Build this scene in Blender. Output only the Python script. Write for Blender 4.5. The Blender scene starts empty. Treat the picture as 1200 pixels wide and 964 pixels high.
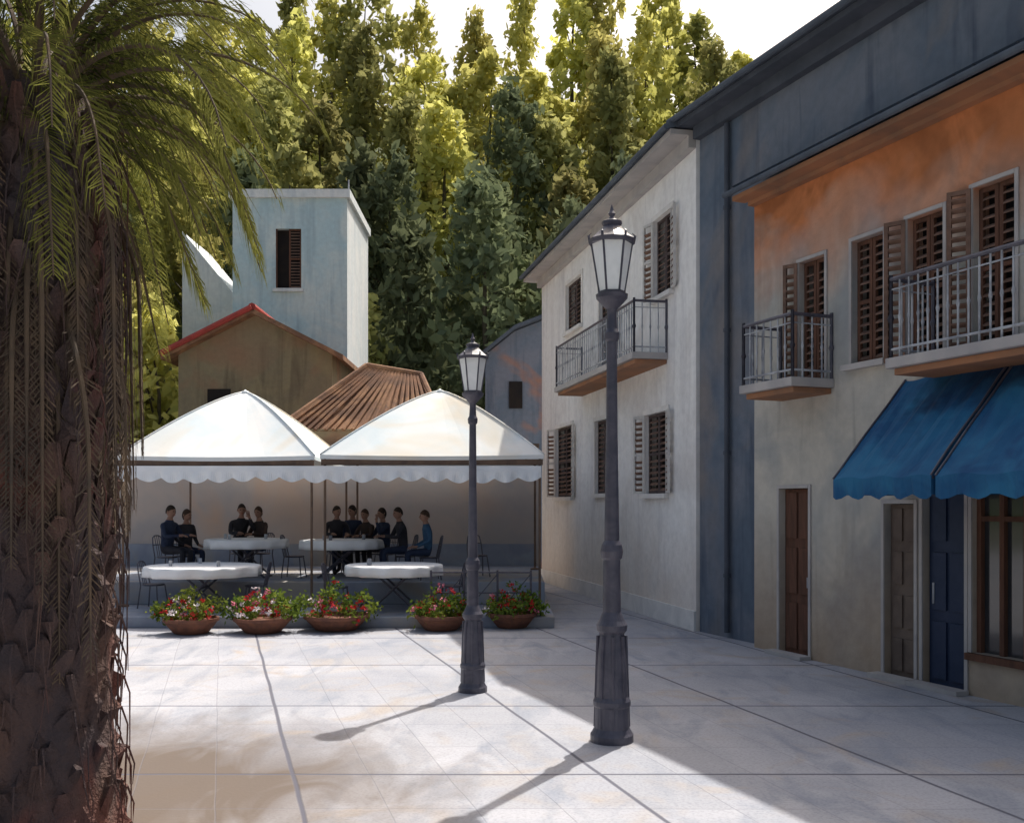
import bpy, math, random
from math import sin, cos, pi, radians, sqrt
from mathutils import Vector, Matrix
random.seed(7)
F=1150.0; CX=600.0; HY=590.0; CH=2.2
scene=bpy.context.scene

# ---------------------------------------------------------------- helpers
class MB:
    def __init__(s): s.v=[]; s.f=[]; s.m=[]; s.c=[]
    def add(s,vs,fs,mi=0,c=0.5):
        o=len(s.v); s.v+= [tuple(x) for x in vs]
        for f in fs:
            s.f.append(tuple(i+o for i in f)); s.m.append(mi); s.c.append(c)
    def quad(s,a,b,c,d,mi=0,col=0.5): s.add([a,b,c,d],[(0,1,2,3)],mi,col)
    def hexa(s,p,mi=0):
        s.add(p,[(0,3,2,1),(4,5,6,7),(0,1,5,4),(1,2,6,5),(2,3,7,6),(3,0,4,7)],mi)
    def box(s,x0,x1,y0,y1,z0,z1,mi=0):
        s.hexa([(x0,y0,z0),(x1,y0,z0),(x1,y1,z0),(x0,y1,z0),(x0,y0,z1),(x1,y0,z1),(x1,y1,z1),(x0,y1,z1)],mi)
    def tube(s,pts,rs,seg=8,mi=0,cap=True):
        pts=[Vector(p) for p in pts]; n=len(pts); vs=[];fs=[]
        for i,p in enumerate(pts):
            t=(pts[min(i+1,n-1)]-pts[max(i-1,0)]).normalized()
            a=Vector((0,0,1)) if abs(t.z)<0.9 else Vector((1,0,0))
            u=t.cross(a).normalized(); w=t.cross(u)
            r=rs[i] if isinstance(rs,(list,tuple)) else rs
            for k in range(seg):
                an=2*pi*k/seg; vs.append(p+u*(cos(an)*r)+w*(sin(an)*r))
        for i in range(n-1):
            for k in range(seg):
                k2=(k+1)%seg
                fs.append((i*seg+k,i*seg+k2,(i+1)*seg+k2,(i+1)*seg+k))
        if cap:
            fs.append(tuple(range(seg))[::-1]); fs.append(tuple((n-1)*seg+k for k in range(seg)))
        s.add(vs,fs,mi)
    def lathe(s,prof,seg=20,mi=0,o=(0,0,0),rot=0.0,ripple=None):
        vs=[];fs=[];n=len(prof)
        for i,(r,z) in enumerate(prof):
            for k in range(seg):
                an=2*pi*k/seg+rot
                rr=r if ripple is None else r*(1+ripple(i,an))
                vs.append((o[0]+cos(an)*rr,o[1]+sin(an)*rr,o[2]+z))
        for i in range(n-1):
            for k in range(seg):
                k2=(k+1)%seg
                fs.append((i*seg+k,i*seg+k2,(i+1)*seg+k2,(i+1)*seg+k))
        fs.append(tuple(range(seg))[::-1]); fs.append(tuple((n-1)*seg+k for k in range(seg)))
        s.add(vs,fs,mi)
    def mesh(s,name,mats,smooth=False,color=False):
        me=bpy.data.meshes.new(name); me.from_pydata(s.v,[],s.f)
        for m in mats: me.materials.append(m)
        me.polygons.foreach_set('material_index',s.m)
        if smooth: me.polygons.foreach_set('use_smooth',[True]*len(s.f))
        if color:
            at=me.attributes.new('tint','FLOAT','FACE'); at.data.foreach_set('value',s.c)
        me.update(); return me
    def obj(s,name,mats,parent=None,smooth=False,color=False,bevel=0):
        me=s.mesh(name,mats,smooth,color)
        ob=bpy.data.objects.new(name,me); scene.collection.objects.link(ob)
        if bevel:
            b=ob.modifiers.new('bevel','BEVEL'); b.width=bevel; b.segments=2; b.limit_method='ANGLE'
        if parent: par(ob,parent)
        return ob
def empty(name,loc=(0,0,0)):
    e=bpy.data.objects.new(name,None); e.location=loc; e.empty_display_size=.3
    scene.collection.objects.link(e); return e
def par(ob,p):
    ob.parent=p; ob.matrix_parent_inverse=Matrix.Translation(-Vector(p.location))

# ---------------------------------------------------------------- materials
def new(name):
    m=bpy.data.materials.new(name); m.use_nodes=True; nt=m.node_tree
    b=nt.nodes['Principled BSDF']; return m,nt,b
def N(nt,t,**k):
    n=nt.nodes.new(t)
    for a,b in k.items(): setattr(n,a,b)
    return n
def mixc(nt,fac,a,b,mode='MIX'):
    n=N(nt,'ShaderNodeMix',data_type='RGBA',blend_type=mode)
    for i,v in ((0,fac),(6,a),(7,b)):
        if hasattr(v,'is_linked') or hasattr(v,'links'): nt.links.new(v,n.inputs[i])
        else: n.inputs[i].default_value= v if i==0 else (*v,1)
    return n.outputs[2]
def noise(nt,scale,vec=None,detail=3,rough=.6,stretch=None,lo=.35,hi=.65,dist=0):
    tc=N(nt,'ShaderNodeTexCoord'); v=tc.outputs['Object'] if vec is None else vec
    if stretch:
        mp=N(nt,'ShaderNodeMapping'); mp.inputs['Scale'].default_value=stretch
        nt.links.new(v,mp.inputs['Vector']); v=mp.outputs[0]
    n=N(nt,'ShaderNodeTexNoise'); n.inputs['Scale'].default_value=scale; n.inputs['Detail'].default_value=detail
    n.inputs['Roughness'].default_value=rough; n.inputs['Distortion'].default_value=dist
    nt.links.new(v,n.inputs['Vector'])
    r=N(nt,'ShaderNodeMapRange'); r.inputs[1].default_value=lo; r.inputs[2].default_value=hi
    nt.links.new(n.outputs['Fac'],r.inputs[0]); return r.outputs[0]
def bump(nt,b,h,strength=.3,dist=.02):
    bn=N(nt,'ShaderNodeBump'); bn.inputs['Strength'].default_value=strength; bn.inputs['Distance'].default_value=dist
    nt.links.new(h,bn.inputs['Height']); nt.links.new(bn.outputs[0],b.inputs['Normal'])
def mat(name,c1,c2=None,c3=None,scale=1.5,rough=.85,bs=.25,bd=.01,stretch=None,metal=0,spec=.3):
    m,nt,b=new(name); b.inputs['Roughness'].default_value=rough; b.inputs['Metallic'].default_value=metal
    b.inputs['Specular IOR Level'].default_value=spec
    c2=c2 or tuple(x*.75 for x in c1)
    col=mixc(nt,noise(nt,scale,stretch=stretch,dist=.6),c1,c2)
    if c3: col=mixc(nt,noise(nt,scale*.45,stretch=stretch,lo=.48,hi=.66,dist=1.0),col,c3)
    nt.links.new(col,b.inputs['Base Color'])
    if bs: bump(nt,b,noise(nt,scale*14,lo=0,hi=1,detail=2),bs,bd)
    return m
def plaster(name,c1,c2,c3,topc=None,topz=5.0,basec=None,midc=None):
    m,nt,b=new(name); b.inputs['Roughness'].default_value=.9; b.inputs['Specular IOR Level'].default_value=.2
    col=mixc(nt,noise(nt,.55,dist=1.2,lo=.38,hi=.62),c1,c2)
    st=noise(nt,1.3,stretch=(2.2,2.2,.22),lo=.5,hi=.72,dist=.4)
    col=mixc(nt,st,col,c3)
    if midc: col=mixc(nt,noise(nt,.42,stretch=(1,1,.8),lo=.52,hi=.66,dist=.8),col,midc)
    tc=N(nt,'ShaderNodeTexCoord'); sx=N(nt,'ShaderNodeSeparateXYZ'); nt.links.new(tc.outputs['Object'],sx.inputs[0])
    def zmask(z0,z1,amp,sc=.8):
        nz=noise(nt,sc,lo=0,hi=1,dist=.5)
        ma=N(nt,'ShaderNodeMath',operation='MULTIPLY_ADD'); nt.links.new(nz,ma.inputs[0]); ma.inputs[1].default_value=amp
        nt.links.new(sx.outputs[2],ma.inputs[2])
        r=N(nt,'ShaderNodeMapRange'); r.inputs[1].default_value=z0; r.inputs[2].default_value=z1
        nt.links.new(ma.outputs[0],r.inputs[0]); return r.outputs[0]
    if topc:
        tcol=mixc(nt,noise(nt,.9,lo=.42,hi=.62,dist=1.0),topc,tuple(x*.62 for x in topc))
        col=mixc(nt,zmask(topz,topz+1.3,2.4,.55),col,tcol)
    if basec: col=mixc(nt,zmask(3.2,.7,2.2,.7),col,basec)
    g=noise(nt,7,lo=.3,hi=.8); col=mixc(nt,g,col,(.84,.84,.84),'MULTIPLY')
    nt.links.new(col,b.inputs['Base Color'])
    bump(nt,b,noise(nt,22,lo=0,hi=1,detail=2),.35,.012)
    return m
def leafmat(name,ca,cb,tr=.35):
    m=bpy.data.materials.new(name); m.use_nodes=True; nt=m.node_tree; nt.nodes.clear()
    out=N(nt,'ShaderNodeOutputMaterial'); d=N(nt,'ShaderNodeBsdfDiffuse'); t=N(nt,'ShaderNodeBsdfTranslucent')
    mx=N(nt,'ShaderNodeMixShader'); mx.inputs[0].default_value=tr
    at=N(nt,'ShaderNodeAttribute',attribute_name='tint')
    oi=N(nt,'ShaderNodeObjectInfo')
    col=mixc(nt,at.outputs['Fac'],ca,cb)
    hs=N(nt,'ShaderNodeHueSaturation')
    r1=N(nt,'ShaderNodeMapRange'); r1.inputs[3].default_value=.485; r1.inputs[4].default_value=.508
    r2=N(nt,'ShaderNodeMapRange'); r2.inputs[3].default_value=.75; r2.inputs[4].default_value=1.25
    nt.links.new(oi.outputs['Random'],r1.inputs[0]); nt.links.new(oi.outputs['Random'],r2.inputs[0])
    nt.links.new(r1.outputs[0],hs.inputs['Hue']); nt.links.new(r2.outputs[0],hs.inputs['Value'])
    nt.links.new(col,hs.inputs['Color'])
    nt.links.new(hs.outputs[0],d.inputs[0]); nt.links.new(hs.outputs[0],t.inputs[0])
    nt.links.new(d.outputs[0],mx.inputs[1]); nt.links.new(t.outputs[0],mx.inputs[2]); nt.links.new(mx.outputs[0],out.inputs[0])
    return m

M_white=plaster('white_plaster',(.90,.885,.87),(.86,.845,.83),(.72,.70,.70),basec=(.78,.67,.58),midc=(.76,.73,.71))
M_dark=plaster('slate_blue_plaster',(.12,.155,.205),(.18,.20,.24),(.075,.095,.135),midc=(.22,.205,.205))
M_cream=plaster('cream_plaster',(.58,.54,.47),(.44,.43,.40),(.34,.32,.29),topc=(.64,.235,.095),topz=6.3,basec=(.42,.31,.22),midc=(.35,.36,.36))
M_tower=plaster('tower_front_shade_plaster',(.50,.66,.71),(.64,.73,.73),(.40,.53,.59))  # bluish shade of the tower's front, put into its plaster colour
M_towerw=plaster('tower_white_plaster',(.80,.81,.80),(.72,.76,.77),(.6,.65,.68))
M_cot=plaster('cottage_plaster',(.15,.19,.25),(.20,.22,.27),(.10,.13,.18),midc=(.45,.20,.10))
M_ochre=plaster('ochre_plaster',(.30,.25,.15),(.25,.21,.14),(.17,.135,.09),midc=(.30,.19,.12))
M_trim=mat('trim_plaster',(.80,.77,.74),(.66,.64,.62),scale=2)
M_trimd=mat('dark_trim',(.085,.095,.12),(.06,.07,.09),scale=2)
M_soff=mat('soffit_grey',(.48,.45,.43),(.37,.35,.35),scale=1.5)
M_oran=mat('orange_brown_cornice',(.40,.19,.10),(.25,.14,.09),scale=1.2)
M_roof=mat('roof_tile_brown',(.27,.14,.08),(.16,.09,.06),(.36,.20,.11),scale=2.5,bs=.6,bd=.03)
M_roofd=mat('roof_slate',(.10,.12,.15),(.07,.085,.11),scale=2)
M_red=mat('ridge_tile_red',(.38,.06,.05),(.27,.05,.04),scale=4)
M_wood=mat('brown_wood',(.15,.07,.045),(.09,.045,.03),scale=4,stretch=(3,3,.4),bs=.4)
M_slat=mat('shutter_slat_wood',(.22,.13,.095),(.13,.08,.06),scale=5)
M_dslat=mat('dark_shutter_frame',(.10,.075,.07),(.07,.05,.05),scale=5)
M_slatl=mat('pale_frame_paint',(.62,.60,.57),(.48,.46,.45),scale=5)
M_dk=mat('dark_interior',(.02,.018,.02),(.03,.025,.022),scale=2,spec=.1)
M_navyd=mat('navy_door_paint',(.015,.03,.07),(.025,.04,.085),scale=3,rough=.5)
M_greyd=mat('grey_shutter',(.17,.13,.105),(.12,.09,.075),scale=3)
M_iron=mat('cast_iron_paint',(.05,.05,.072),(.09,.085,.11),scale=6,rough=.42,spec=.5,bs=.15)
M_ironw=mat('pale_iron_paint',(.50,.52,.55),(.22,.23,.26),scale=3,rough=.5)
M_lglass=mat('frosted_lamp_glass',(.90,.91,.90),(.80,.82,.81),scale=5,rough=.15,spec=.6,bs=.02)
M_awn=mat('blue_awning_canvas',(.012,.075,.19),(.025,.15,.29),(.006,.03,.085),scale=1.7,rough=.8,bs=.2)
M_canv=mat('white_canvas',(.86,.86,.84),(.70,.78,.81),(.76,.69,.57),scale=.8,rough=.8,bs=.15)
M_val=mat('valance_canvas',(.87,.87,.87),(.78,.81,.84),scale=2,rough=.8)
M_beam=mat('canopy_beam_wood',(.20,.13,.09),(.13,.09,.07),scale=3)
M_back=mat('terrace_wall_plaster',(.50,.41,.35),(.40,.36,.34),(.54,.38,.28),scale=.8)
M_tier=mat('terrace_stone',(.30,.33,.38),(.23,.25,.31),(.36,.32,.28),scale=1.3)
M_cloth=mat('white_tablecloth',(.90,.90,.90),(.86,.86,.87),scale=4,rough=.85)
M_terra=mat('terracotta_dark',(.24,.10,.06),(.15,.07,.05),scale=8)
M_bark=mat('tree_bark',(.12,.10,.07),(.07,.06,.04),scale=3)
M_palmbark=mat('palm_bark',(.12,.07,.055),(.055,.042,.045),(.20,.07,.05),scale=2.2,bs=.8,bd=.03,stretch=(1,1,.5))
M_dry=mat('dry_palm_frond',(.14,.095,.06),(.08,.06,.045),scale=3)
M_hill=mat('hillside_soil',(.10,.13,.05),(.07,.09,.04),scale=.3)
M_ground=mat('distant_ground',(.16,.15,.12),(.10,.12,.07),scale=.1)

PALM=((38-CX)/F*6.4,6.4)
def pavement():
    m,nt,b=new('plaza_paving'); b.inputs['Roughness'].default_value=.8; b.inputs['Specular IOR Level'].default_value=.25
    tc=N(nt,'ShaderNodeTexCoord'); sx=N(nt,'ShaderNodeSeparateXYZ'); nt.links.new(tc.outputs['Object'],sx.inputs[0])
    wob=noise(nt,.6,lo=0,hi=1,detail=2)
    def mth(op,a,bv,c=None):
        n=N(nt,'ShaderNodeMath',operation=op)
        for i,v in enumerate((a,bv,c)):
            if v is None: continue
            if isinstance(v,(int,float)): n.inputs[i].default_value=v
            else: nt.links.new(v,n.inputs[i])
        return n.outputs[0]
    u=mth('MULTIPLY_ADD',sx.outputs[1],.296,sx.outputs[0])
    u=mth('MULTIPLY_ADD',wob,.05,u); v=mth('MULTIPLY_ADD',wob,.06,sx.outputs[1])
    def line(c,off,period,w):
        a=mth('ADD',c,-off); a=mth('DIVIDE',a,period); a=mth('FRACT',a,0)
        a=mth('ADD',a,-.5); a=mth('ABSOLUTE',a,0); a=mth('SUBTRACT',.5,a); a=mth('MULTIPLY',a,period)
        r=N(nt,'ShaderNodeMapRange'); r.inputs[1].default_value=w*.4; r.inputs[2].default_value=w; r.inputs[3].default_value=1; r.inputs[4].default_value=0
        nt.links.new(a,r.inputs[0]); return r.outputs[0]
    l=mth('MAXIMUM',line(u,.6,2.5,.026),line(v,8.0,2.7,.026))
    fine=mth('MAXIMUM',line(u,.6,.625,.008),line(v,8.0,.9,.010))
    base=mixc(nt,noise(nt,.35,dist=1.0,lo=.4,hi=.62),(.45,.45,.485),(.345,.355,.40))
    base=mixc(nt,noise(nt,.9,lo=.52,hi=.72,dist=1.5),base,(.42,.36,.31))
    base=mixc(nt,noise(nt,2.2,stretch=(1,.35,1),lo=.48,hi=.72,dist=.8),base,(.26,.285,.34))
    fu=mth('FLOOR',mth('DIVIDE',mth('ADD',u,-.6),.625),0); fv=mth('FLOOR',mth('DIVIDE',mth('ADD',v,-8.0),.9),0)
    cb=N(nt,'ShaderNodeCombineXYZ'); nt.links.new(fu,cb.inputs[0]); nt.links.new(fv,cb.inputs[1])
    wn=N(nt,'ShaderNodeTexWhiteNoise',noise_dimensions='2D'); nt.links.new(cb.outputs[0],wn.inputs['Vector'])
    r=N(nt,'ShaderNodeMapRange'); r.inputs[3].default_value=.0; r.inputs[4].default_value=.5; nt.links.new(wn.outputs['Value'],r.inputs[0])
    base=mixc(nt,r.outputs[0],base,(.35,.355,.385))
    sp=noise(nt,38,lo=.45,hi=.75); base=mixc(nt,sp,base,(.76,.76,.77),'MULTIPLY')
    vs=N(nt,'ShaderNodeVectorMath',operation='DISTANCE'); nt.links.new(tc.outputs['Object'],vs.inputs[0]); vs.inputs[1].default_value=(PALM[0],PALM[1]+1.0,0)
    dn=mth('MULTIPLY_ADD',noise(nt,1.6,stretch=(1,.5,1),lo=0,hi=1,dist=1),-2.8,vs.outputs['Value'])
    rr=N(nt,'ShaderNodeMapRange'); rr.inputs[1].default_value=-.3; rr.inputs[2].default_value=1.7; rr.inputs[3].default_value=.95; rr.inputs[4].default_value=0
    nt.links.new(dn,rr.inputs[0]); base=mixc(nt,rr.outputs[0],base,(.13,.10,.08))  # brown ground shade around the palm, painted into the paving colour
    f2=mth('MULTIPLY',fine,.35); base=mixc(nt,f2,base,(.18,.18,.21))
    l2=mth('MULTIPLY',l,.9); base=mixc(nt,l2,base,(.10,.10,.13))
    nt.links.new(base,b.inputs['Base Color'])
    h=mth('SUBTRACT',mth('MULTIPLY',noise(nt,30,lo=0,hi=1,detail=2),.35),mth('MAXIMUM',l,f2))
    bump(nt,b,h,.4,.012)
    return m
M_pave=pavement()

# ---------------------------------------------------------------- world / sun / camera
SUNEL=radians(57); sdir=Vector((.48,.877,0)).normalized()
w=bpy.data.worlds.new('World'); scene.world=w; w.use_nodes=True; nt=w.node_tree
sk=nt.nodes.new('ShaderNodeTexSky'); sk.sky_type='NISHITA'; sk.sun_disc=False; sk.sun_elevation=SUNEL
sk.sun_rotation=math.atan2(sdir.x,sdir.y); sk.air_density=1.5; sk.dust_density=9; sk.ozone_density=1.0; sk.altitude=0
bg=nt.nodes['Background']; nt.links.new(sk.outputs[0],bg.inputs[0]); bg.inputs[1].default_value=.15
L=bpy.data.lights.new('sun','SUN'); L.energy=5.0; L.angle=radians(.6); L.color=(1,.96,.89)
so=bpy.data.objects.new('sun',L); scene.collection.objects.link(so)
sv=Vector((sdir.x*cos(SUNEL),sdir.y*cos(SUNEL),sin(SUNEL)))
so.rotation_euler=sv.to_track_quat('Z','Y').to_euler(); so.location=(10,20,30)
cam=bpy.data.cameras.new('camera'); co=bpy.data.objects.new('camera',cam); scene.collection.objects.link(co)
co.location=(0,0,CH); co.rotation_euler=(radians(90),0,0); cam.sensor_width=36; cam.lens=36*F/1200; cam.shift_y=108/1200
cam.clip_end=2000; scene.camera=co
scene.view_settings.view_transform='Standard'; scene.view_settings.look='None'; scene.view_settings.exposure=0

# ---------------------------------------------------------------- ground
g=MB(); g.quad((-500,-200,0),(500,-200,0),(500,700,0),(-500,700,0)); g.obj('ground',[M_ground])
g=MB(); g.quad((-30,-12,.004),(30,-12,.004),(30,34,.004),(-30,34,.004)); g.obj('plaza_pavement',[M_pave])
def hz(x,y):
    k=max(0,y-42)*.82; k=min(k,38)
    fr=1-max(0,min(1,(x-14)/26.0)); fr=fr*fr*(3-2*fr)
    return k*(.12+.88*fr)+.6*sin(x*.21)*min(1,k/5)-.05
g=MB(); nx,ny=60,34
for j in range(ny+1):
    for i in range(nx+1):
        x=-110+200*i/nx; y=40+90*j/ny; g.v.append((x,y,hz(x,y)))
for j in range(ny):
    for i in range(nx):
        a=j*(nx+1)+i; g.f.append((a,a+1,a+nx+2,a+nx+1)); g.m.append(0); g.c.append(.5)
g.obj('hillside',[M_hill],smooth=True)

# ---------------------------------------------------------------- wall frames
class Fr:
    def __init__(s,O,D):
        s.O=Vector((O[0],O[1])); u=Vector((D[0]-O[0],D[1]-O[1])); s.L=u.length; s.u=u.normalized(); s.n=Vector((s.u.y,-s.u.x))
    def p(s,a,n,z):
        q=s.O+s.u*a+s.n*n; return Vector((q.x,q.y,z))
    def s_of(s,px):
        a=(px-CX)/F; return (a*s.O.y-s.O.x)/(s.u.x-a*s.u.y)
    def z_of(s,px,py):
        d=s.O.y+s.s_of(px)*s.u.y; return CH+(HY-py)/F*d
    def box(s,mb,a0,a1,n0,n1,z0,z1,mi=0):
        mb.hexa([s.p(a0,n0,z0),s.p(a1,n0,z0),s.p(a1,n1,z0),s.p(a0,n1,z0),s.p(a0,n0,z1),s.p(a1,n0,z1),s.p(a1,n1,z1),s.p(a0,n1,z1)],mi)
def wall(mb,fr,s0,s1,z0,z1,ops,depth=.2,mi=0,back=7.0):
    ss=sorted({s0,s1,*[o[0] for o in ops],*[o[1] for o in ops]}); zs=sorted({z0,z1,*[o[2] for o in ops],*[o[3] for o in ops]})
    for i in range(len(ss)-1):
        for j in range(len(zs)-1):
            cs=(ss[i]+ss[i+1])/2; cz=(zs[j]+zs[j+1])/2
            if any(o[0]<cs<o[1] and o[2]<cz<o[3] for o in ops): continue
            mb.quad(fr.p(ss[i],0,zs[j]),fr.p(ss[i+1],0,zs[j]),fr.p(ss[i+1],0,zs[j+1]),fr.p(ss[i],0,zs[j+1]),mi)
    for a,b,c,d in ops:
        mb.quad(fr.p(a,0,c),fr.p(a,-depth,c),fr.p(a,-depth,d),fr.p(a,0,d),mi)
        mb.quad(fr.p(b,0,c),fr.p(b,-depth,c),fr.p(b,-depth,d),fr.p(b,0,d),mi)
        mb.quad(fr.p(a,0,d),fr.p(b,0,d),fr.p(b,-depth,d),fr.p(a,-depth,d),mi)
        mb.quad(fr.p(a,0,c),fr.p(b,0,c),fr.p(b,-depth,c),fr.p(a,-depth,c),mi)
        mb.quad(fr.p(a,-depth,c),fr.p(b,-depth,c),fr.p(b,-depth,d),fr.p(a,-depth,d),1)
    for a in (s0,s1): mb.quad(fr.p(a,0,z0),fr.p(a,-back,z0),fr.p(a,-back,z1),fr.p(a,0,z1),mi)
    mb.quad(fr.p(s0,-back,z0),fr.p(s1,-back,z0),fr.p(s1,-back,z1),fr.p(s0,-back,z1),mi)
def louvre(mb,fr,a0,a1,z0,z1,n=-.08,ft=.05,fi=0,si=1,gap=.11):
    fr.box(mb,a0,a0+ft,n,n+.045,z0,z1,fi); fr.box(mb,a1-ft,a1,n,n+.045,z0,z1,fi)
    for z in (z0,(z0+z1)/2-ft/2,z1-ft): fr.box(mb,a0+ft,a1-ft,n+.002,n+.043,z,z+ft,fi)
    z=z0+ft+.03
    while z<z1-ft-.05:
        if abs(z-(z0+z1)/2)>.06:
            mb.hexa([fr.p(a0+ft,n+.0,z),fr.p(a1-ft,n+.0,z),fr.p(a1-ft,n+.045,z-.035),fr.p(a0+ft,n+.045,z-.035),
                     fr.p(a0+ft,n+.0,z+.02),fr.p(a1-ft,n+.0,z+.02),fr.p(a1-ft,n+.045,z-.015),fr.p(a0+ft,n+.045,z-.015)],si)
        z+=gap
def win_leaves(mb,fr,a0,a1,z0,z1,fi=0,si=1,n=-.1):
    m=(a0+a1)/2; louvre(mb,fr,a0+.01,m-.006,z0+.01,z1-.01,n,fi=fi,si=si); louvre(mb,fr,m+.006,a1-.01,z0+.01,z1-.01,n,fi=fi,si=si)
def openshutter(mb,fr,a,z0,z1,wd,sgn,fi=0,si=1,ang=60):
    c,s_=cos(radians(ang)),sin(radians(ang))
    h=fr.p(a,0.02,0); dirv=fr.u*(sgn*c)+fr.n*s_
    g2=Fr((h.x,h.y),(h.x+dirv.x,h.y+dirv.y)); louvre(mb,g2,0,wd,z0,z1,-.02,fi=fi,si=si)
def balcony(fr,a0,a1,z,proj,rh,parent,mslab,miron):
    mb=MB(); fr.box(mb,a0,a1,.002,proj,z-.12,z,0); fr.box(mb,a0+.06,a1-.06,.002,proj-.08,z-.2,z-.122,1)
    mb.obj('balcony_slab',[mslab,M_oran],parent,bevel=.01)
    r=MB(); q=proj-.05
    path=[(a0+.04,.02),(a0+.04,q),(a1-.04,q),(a1-.04,.02)]
    for h,t in ((rh,.026),(.1,.016),(rh-.12,.01)):
        for i in range(3):
            r.tube([fr.p(*path[i],z+h),fr.p(*path[i+1],z+h)],t,6,1 if h==rh else 0)
    for i in range(3):
        A,B=path[i],path[i+1]; ln=sqrt((A[0]-B[0])**2+(A[1]-B[1])**2); k=max(2,int(ln/.14))
        for j in range(k+1):
            t=j/k; a=A[0]+(B[0]-A[0])*t; b=A[1]+(B[1]-A[1])*t
            rr=.012 if 0<j<k else .024
            r.tube([fr.p(a,b,z),fr.p(a,b,z+rh*.45),fr.p(a,b,z+rh*.5),fr.p(a,b,z+rh*.55),fr.p(a,b,z+rh+(.05 if rr>.02 else 0))],[rr,rr,rr*1.7,rr,rr],6,1 if rr>.02 else 0)
    r.obj('balcony_railing',[miron,M_iron],parent)
def roof(mb,fr,s0,s1,z,over,back,pitch,th=.12,mi=0,so=1):
    rz=(back/2)*math.tan(radians(pitch))
    a,b=s0-over*.6,s1+.02
    mb.hexa([fr.p(a,over,z),fr.p(b,over,z),fr.p(b,-back/2,z+rz),fr.p(a,-back/2,z+rz),
             fr.p(a,over,z+th),fr.p(b,over,z+th),fr.p(b,-back/2,z+rz+th),fr.p(a,-back/2,z+rz+th)],mi)
    mb.hexa([fr.p(a,-back/2,z+rz),fr.p(b,-back/2,z+rz),fr.p(b,-back-over,z),fr.p(a,-back-over,z),
             fr.p(a,-back/2,z+rz+th),fr.p(b,-back/2,z+rz+th),fr.p(b,-back-over,z+th),fr.p(a,-back-over,z+th)],mi)
    fr.box(mb,a+.01,b-.01,-.25,over-.03,z-.09,z-.004,so)
    fr.box(mb,s0+.0,b-.02,.003,.14,z-.30,z-.092,so)
    for aa in (s0+.01,s1-.01):
        mb.add([fr.p(aa,0,z-.01),fr.p(aa,-back/2,z+rz),fr.p(aa,-back,z-.01)],[(0,1,2)],so)
    mb.tube([fr.p(a,over+.05,z+.03),fr.p(b,over+.05,z+.03)],.05,8,mi)

# ---- white building
A=Fr((.85,27.9),(3.17,16.9)); eA=empty('white_plaster_house',(*A.p(A.L/2,0,0).xy,0))
def op(fr,x0,x1,y0,y1,z0=None,z1=None):
    a,b=fr.s_of(x0),fr.s_of(x1); xm=(x0+x1)/2
    return (min(a,b),max(a,b), fr.z_of(xm,y1) if z0 is None else z0, fr.z_of(xm,y0) if z1 is None else z1)
wA=[op(A,664,682,328,385),op(A,767,788,252,345),op(A,703,726,300,0,z0=5.02),
    op(A,652,671,500,582),op(A,698,714,492,578),op(A,757,782,484,578)]
mb=MB(); wall(mb,A,0,A.L,0,8.6,wA,.22); mb.obj('walls',[M_white,M_dk],eA)
mb=MB(); roof(mb,A,0,A.L,8.62,.5,7,16); mb.obj('roof',[M_roofd,M_soff],eA)
mb=MB()
for i,o in enumerate(wA): win_leaves(mb,A,*o,fi=0,si=1)
mb.obj('window_shutters',[M_dslat,M_slat],eA)
mb=MB()
for i,o in enumerate(wA):
    if i!=2: A.box(mb,o[0]-.08,o[1]+.08,.003,.10,o[2]-.09,o[2]-.003)
    A.box(mb,o[0]-.10,o[0]-.003,.003,.03,o[2],o[3]+.1); A.box(mb,o[1]+.003,o[1]+.10,.003,.03,o[2],o[3]+.1); A.box(mb,o[0]-.003,o[1]+.003,.004,.035,o[3]+.003,o[3]+.1)
A.box(mb,0,A.L,.003,.04,0,.35)
mb.obj('window_surrounds',[M_trim],eA)
mb=MB()
for i,a1,a2 in ((5,14,22),(3,10,30),(1,12,16)):
    o=wA[i]; openshutter(mb,A,o[1]+.02,o[2],o[3],.32,1,ang=a1); openshutter(mb,A,o[0]-.02,o[2],o[3],.32,-1,ang=a2)
mb.obj('open_shutters',[M_slatl,M_slat],eA)
balcony(A,A.s_of(682),A.s_of(783),5.0,.7,.95,eA,M_soff,M_ironw)

# ---- dark tall building
D=Fr((3.23,16.87),(3.23+.409*9.5,16.87-9.5)); eD=empty('slate_blue_house',(*D.p(D.L/2,-1,0).xy,0))
mb=MB(); wall(mb,D,0,D.L,0,8.72,[],.2); mb.obj('walls',[M_dark,M_dk],eD)
mb=MB(); roof(mb,D,0,D.L,8.74,.42,7,14)
mb.obj('roof',[M_roofd,M_trimd],eD)
mb=MB(); mb.tube([D.p(.9,.07,.1),D.p(.9,.07,8.4)],.045,8)
for z in (1,3,5,7): mb.tube([D.p(.9,.07,z),D.p(.9,.07,z+.06)],.06,8)
mb.obj('drainpipe',[M_trimd],eD)

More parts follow.
